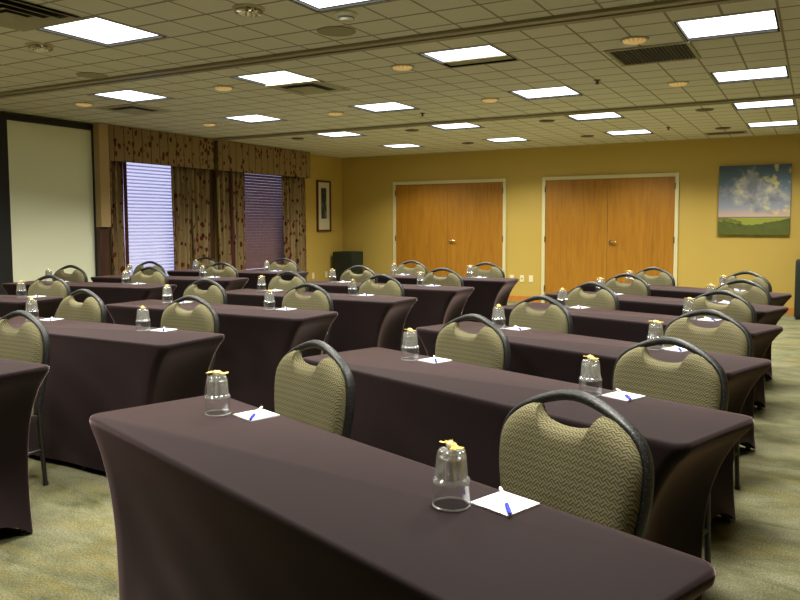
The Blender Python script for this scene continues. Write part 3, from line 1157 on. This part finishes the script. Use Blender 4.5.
def make_chair():
    t = thing('chair', '', 'chair')
    # seat: boxy cushion with a crowned top
    bm = bmesh.new()
    N = 14
    rows = []
    x0, y0, y1 = .215, -.145, .195
    for j in range(N + 1):
        row = []
        for i in range(N + 1):
            u, v = i / N * 2 - 1, j / N * 2 - 1
            tap = 1 - .07 * (v + 1) / 2
            ex = abs(u) ** 8 * .02 + abs(v) ** 8 * .02
            ru, rv = u, v
            if abs(u) > .8 and abs(v) > .8:
                c = math.hypot((abs(u) - .8) / .2, (abs(v) - .8) / .2)
                if c > 1:
                    ru = math.copysign(.8 + (abs(u) - .8) / c, u)
                    rv = math.copysign(.8 + (abs(v) - .8) / c, v)
            row.append((ru * x0 * tap, (y0 + y1) / 2 + rv * (y1 - y0) / 2, SEAT + .018 * (1 - u * u) * (1 - v * v) - ex))
        rows.append(row)
    top = [[bm.verts.new(p) for p in r] for r in rows]
    bot = [[bm.verts.new((p[0] * .99, p[1] * .99, SEAT - .075)) for p in r] for r in rows]
    for j in range(N):
        for i in range(N):
            bm.faces.new((top[j][i], top[j][i + 1], top[j + 1][i + 1], top[j + 1][i]))
            bm.faces.new((bot[j][i], bot[j + 1][i], bot[j + 1][i + 1], bot[j][i + 1]))
    loop = [(0, i) for i in range(N)] + [(j, N) for j in range(N)] + [(N, i) for i in range(N, 0, -1)] + [(j, 0) for j in range(N, 0, -1)]
    for (a, b) in zip(loop, loop[1:] + loop[:1]):
        bm.faces.new((top[a[0]][a[1]], bot[a[0]][a[1]], bot[b[0]][b[1]], top[b[0]][b[1]]))
    mesh_obj('seat', bm, 'fabric', t, 50)
    # backrest pad: outline follows the frame, scooped at the top for the hand hole
    zb = SEAT + .045
    out = []
    side = [zb + (.842 - zb) * k / 26 for k in range(27)]
    for z in side:
        out.append((back_half(z) - .007, z))
    tip = (.098, .850)
    out.append((back_half(.848) - .012, .848))
    out.append(tip)
    for k in range(1, 18):
        a = PI * k / 18
        out.append((tip[0] * math.cos(a) * .98, tip[1] - .046 * math.sin(a) ** .8))
    out.append((-tip[0], tip[1]))
    out.append((-back_half(.848) + .012, .848))
    for z in reversed(side):
        out.append((-back_half(z) + .007, z))
    nb = 18
    for k in range(1, nb):
        out.append((-(back_half(zb) - .007) * (1 - 2 * k / nb), zb))
    cz = .66
    bm = bmesh.new()
    rings = []
    for fsc in (0.25, .5, .7, .82, .90, .95, .98, 1.0):
        e = max(0, (fsc - .80) / .20)
        cr = .034 * math.sqrt(max(0, 1 - e * e)) + .004 * (1 - fsc)
        rings.append([bm.verts.new((x * fsc, back_y(cz + (z - cz) * fsc) - .003 - cr, cz + (z - cz) * fsc)) for x, z in out])
    for fsc in (1.0, .97, .85):
        rings.append([bm.verts.new((x * fsc, back_y(cz + (z - cz) * fsc) + (.006 if fsc == 1 else .012), cz + (z - cz) * fsc)) for x, z in out])
    n = len(out)
    for A, B in zip(rings, rings[1:]):
        for k in range(n):
            bm.faces.new((A[k], A[(k + 1) % n], B[(k + 1) % n], B[k]))
    c = bm.verts.new((0, back_y(cz) - .042, cz))
    for k in range(n):
        bm.faces.new((c, rings[0][(k + 1) % n], rings[0][k]))
    bm.faces.new(rings[-1])
    mesh_obj('backrest', bm, 'fabric', t, 60)
    # frame: hoop with arched handle
    fo = .017
    pts = [(-back_half(z), back_y(z) + fo, z) for z in FRAME_Z[:-1]] + [(0, back_y(HTOP) + fo, HTOP)] + [(back_half(z), back_y(z) + fo, z) for z in reversed(FRAME_Z[:-1])]
    bm = bmesh.new()
    rad = []
    for p in pts:
        rad.append(.0115 if p[2] < .84 else .0115 + .005 * min(1, (p[2] - .84) / .05))
    tube(bm, pts, rad, 12, ry=.019, up=(0, 1, 0))
    mesh_obj('back_frame', bm, 'chair_metal', t, 60)
    # legs
    for s in (-1, 1):
        bm = bmesh.new()
        tube(bm, [(s * .205, -.110, SEAT - .07), (s * .222, -.128, .20), (s * .232, -.138, .008)], [.013, .0125, .011], 10)
        lg = mesh_obj('leg', bm, 'leg_metal', t, True)
        bm = bmesh.new()
        tube(bm, [(s * .2322, -.1382, .0), (s * .2317, -.1374, .018)], .014, 10)
        mesh_obj('foot', bm, 'glide', lg, True)
        bm = bmesh.new()
        tube(bm, [(s * .180, .216, .405), (s * .182, .226, .20), (s * .184, .240, .008)], [.013, .0125, .011], 10)
        lg = mesh_obj('leg', bm, 'leg_metal', t, True)
        bm = bmesh.new()
        tube(bm, [(s * .1841, .2405, .0), (s * .1838, .2395, .018)], .014, 10)
        mesh_obj('foot', bm, 'glide', lg, True)
    for s in (-1, 1):
        bm = bmesh.new()
        tube(bm, [(s * .2225, -.1285, .19), (s * .183, .227, .19)], .008, 8)
        mesh_obj('stretcher', bm, 'leg_metal', t, True)
    bm = bmesh.new()
    for s in (-1, 1):
        box(bm, s * .200 - .011, s * .200 + .011, -.13, .19, SEAT - .098, SEAT - .0755)
    box(bm, -.189, .189, -.13, -.11, SEAT - .098, SEAT - .0755)
    box(bm, -.189, .189, .17, .19, SEAT - .098, SEAT - .0755)
    mesh_obj('seat_rail', bm, 'leg_metal', t)
    return t

def local(k, x, y):
    a = TYAW[k[0]]
    bx, by = TAB[k]
    return (bx + x * math.cos(a) - y * math.sin(a), by + x * math.sin(a) + y * math.cos(a))

# seat positions along each table (left, right); None = not in the picture
CH = {'C1': (-.884, .308), 'C2': (-.655, .394), 'C3': (-.67, .408), 'C4': (-.674, .335), 'C5': (-.647, .383), 'C6': (-.604, .331),
      'B1': (None, .080), 'B2': (-.801, .233), 'B3': (-.715, .335), 'B4': (-.735, .311), 'B5': (-.651, .362), 'B6': (-.656, .342),
      'A3': (None, .352), 'A4': (-.807, .256), 'A5': (-.75, .283), 'A6': (-.896, .32)}
SIDE = ('left', 'right')
CH0 = make_chair()
first = True
rj = random.Random(5)
for k, pair in CH.items():
    for s, x in enumerate(pair):
        if x is None:
            continue
        yl = .38
        X, Y = local(k, x, yl)
        rz = TYAW[k[0]] + rj.uniform(-.015, .015)
        lab = 'olive patterned chair with black arched handle, %s seat, %s' % (SIDE[s], tname(k))
        if first:
            CH0.location = (X, Y, 0)
            CH0.rotation_euler = (0, 0, rz)
            tag(CH0, lab, 'chair', 'banquet chairs behind the tables')
            first = False
        else:
            dup(CH0, (X, Y, 0), rz, lab, 'banquet chairs behind the tables')

# ------------------------------------------------------------------ place settings
def make_glass():
    t = thing('drinking_glass', '', 'glass')
    n, flute = 96, 12
    def fl(j, a, r):
        return r * (1 - .085 * abs(math.sin(a * flute / 2)) ** 1.3) if 2 <= j <= 5 else r
    # stands upside down: rim on the table, thick fluted base up
    bm = bmesh.new()
    lathe(bm, [(.0382, .0042), (.0398, .0042), (.0394, .03), (.0388, .0505), (.0374, .0505), (.0378, .03), (.0382, .0042)], n)
    bmesh.ops.remove_doubles(bm, verts=bm.verts, dist=2e-5)
    mesh_obj('bowl', bm, 'glass', t, 35)
    bm = bmesh.new()
    lathe(bm, [(.0380, .0008), (.0392, .0), (.0403, .0010), (.0402, .0032), (.0394, .0041), (.0384, .0041), (.0380, .0008)], n)
    bmesh.ops.remove_doubles(bm, verts=bm.verts, dist=2e-5)
    mesh_obj('rim', bm, 'glass_rim', t, 60)
    bm = bmesh.new()
    outer = lathe(bm, [(.0376, .0512), (.0398, .0525), (.0392, .058), (.0352, .063), (.0338, .082), (.0318, .106), (.0288, .1185), (.024, .1205), (.010, .1190), (.001, .1188)], n,
                  fn=lambda j, a, r: r * (1 - .13 * abs(math.sin(a * flute / 2)) ** 1.3) if 3 <= j <= 6 else (r * (1 - .035 * abs(math.sin(a * flute / 2))) if j == 2 else r))
    inner = lathe(bm, [(.0376, .0512), (.0362, .055), (.0300, .066), (.0285, .085), (.0262, .103), (.018, .108), (.001, .108)], n)
    bm.faces.new(outer[-1])
    bm.faces.new(inner[-1])
    bmesh.ops.remove_doubles(bm, verts=bm.verts, dist=2e-5)
    mesh_obj('fluted_base', bm, 'glass_base', t, 35)
    return t

def make_candy():
    t = thing('wrapped_candy', '', 'candy')
    bm = bmesh.new()
    lathe(bm, [(.002, -.0150), (.0080, -.012), (.0098, -.004), (.0098, .004), (.0080, .012), (.002, .0150)], 14, capfirst=True, caplast=True)
    for v in bm.verts:
        v.co.x *= .8
    bmesh.ops.rotate(bm, verts=bm.verts, cent=(0, 0, 0), matrix=Matrix.Rotation(PI / 2, 3, 'Y'))
    bmesh.ops.translate(bm, verts=bm.verts, vec=(0, 0, .0080))
    mesh_obj('sweet', bm, 'candy_pale', t, True)
    for s in (-1, 1):
        bm = bmesh.new()
        rows = []
        for j, (d, w) in enumerate(((.008, .0085), (.014, .0068), (.019, .0095), (.025, .0135), (.032, .0155))):
            lift = .0175 if j == 0 else (.0105 if j == 1 else .0085)
            rows.append([bm.verts.new((s * d, w * (i / 6 * 2 - 1), lift + .0020 * math.sin(i * 2.4) * j / 4 - (.006 * (i / 3 - 1) ** 2 if j == 0 else 0))) for i in range(7)])
        for A, B in zip(rows, rows[1:]):
            for i in range(6):
                bm.faces.new((A[i], A[i + 1], B[i + 1], B[i]))
        o = mesh_obj('wrapper_twist', bm, 'candy', t)
        so = o.modifiers.new('thick', 'SOLIDIFY')
        so.thickness = .0008
    return t

def make_pad():
    t = thing('notepad', '', 'notepad')
    h = .052
    mesh_obj('paper_block', newbox(-h, h, -h, h, .0, .004), 'paper', t)
    bm = bmesh.new()
    for i, (a, b) in enumerate(((-.046, -.028), (-.046, -.020), (-.043, -.030))):
        y = -.040 + i * .0050
        box(bm, a, b, y, y + .002, .0041, .0043)
    mesh_obj('printed_logo', bm, 'ink', t)
    return t

def make_pen():
    t = thing('ballpoint_pen', '', 'pen')
    z = .0047
    bm = bmesh.new()
    tube(bm, [(0, -.0245, z), (0, .070, z)], .0042, 12)
    mesh_obj('barrel', bm, 'pen_white', t, True)
    bm = bmesh.new()
    tube(bm, [(0, -.076, z), (0, -.071, z), (0, -.025, z)], [.0025, .0047, .0047], 12)
    mesh_obj('cap', bm, 'pen_blue', t, True)
    bm = bmesh.new()
    box(bm, -.0014, .0014, -.064, -.030, z + .0049, z + .0064)
    mesh_obj('clip', bm, 'pen_blue', t)
    bm = bmesh.new()
    tube(bm, [(0, .0702, z), (0, .077, z)], .0032, 10)
    mesh_obj('push_button', bm, 'pen_white', t, True)
    return t

GL = {'C1': (-.640, .400), 'C2': (-.54, .39), 'C3': (-.559, .417), 'C4': (-.56, .39), 'C5': (-.57, .39), 'C6': (-.56, .37),
      'B2': (-.60, .398), 'B3': (-.596, .401), 'B4': (-.622, .353), 'B5': (-.634, .392), 'B6': (-.595, .377),
      'A3': (None, .569), 'A4': (-.60, .377), 'A5': (-.62, .379), 'A6': (-.688, .369)}
PADX = {'C1': (-.536, .473), 'C2': (-.440, .486), 'C3': (-.463, .50), 'B2': (-.49, .50), 'B3': (-.49, .503), 'B4': (-.51, .443)}
G0, K0, P0, N0 = make_glass(), make_candy(), make_pad(), make_pen()
first = True
ri = random.Random(11)
for k, pair in GL.items():
    for s, x in enumerate(pair):
        if x is None:
            continue
        a = TYAW[k[0]]
        gx, gy = local(k, x, {('C1', 1): .073, ('C1', 0): .085}.get((k, s), .105))
        px = PADX.get(k, (None, None))[s]
        if px is None:
            px = x + .105
        nx, ny = local(k, px, .160)
        rzc = a + ri.uniform(-.5, .5) - .35
        rzn = a + ri.uniform(-.08, .08)
        rzp = a + .8 + ri.uniform(-.12, .12)
        if (k, s) == ('C1', 0):
            rzp, rzc = .45, .2
        if (k, s) == ('C1', 1):
            rzp, rzc = .50, -.75
        where = '%s seat, %s' % (SIDE[s], tname(k))
        lg = 'upturned fluted tumbler at %s' % where
        lc = 'gold wrapped candy on the upturned tumbler, %s' % where
        lp = 'small square white notepad at %s' % where
        ln = 'white and blue pen on the notepad, %s' % where
        zt = TH + .0005
        if first:
            for o, loc, rz, lab, cat, grp in ((G0, (gx, gy, zt), 0, lg, 'glass', 'upturned tumblers on the tables'),
                                              (K0, (gx, gy, zt + .121), rzc, lc, 'candy', 'candies on the tumblers'),
                                              (P0, (nx, ny, zt), rzn, lp, 'notepad', 'notepads on the tables'),
                                              (N0, (nx, ny, zt + .0042), rzp, ln, 'pen', 'pens on the notepads')):
                o.location = loc
                o.rotation_euler = (0, 0, rz)
                tag(o, lab, cat, grp)
            first = False
        else:
            dup(G0, (gx, gy, zt), ri.uniform(0, 3), lg)
            dup(K0, (gx, gy, zt + .121), rzc, lc)
            dup(P0, (nx, ny, zt), rzn, lp)
            dup(N0, (nx, ny, zt + .0042), rzp, ln)
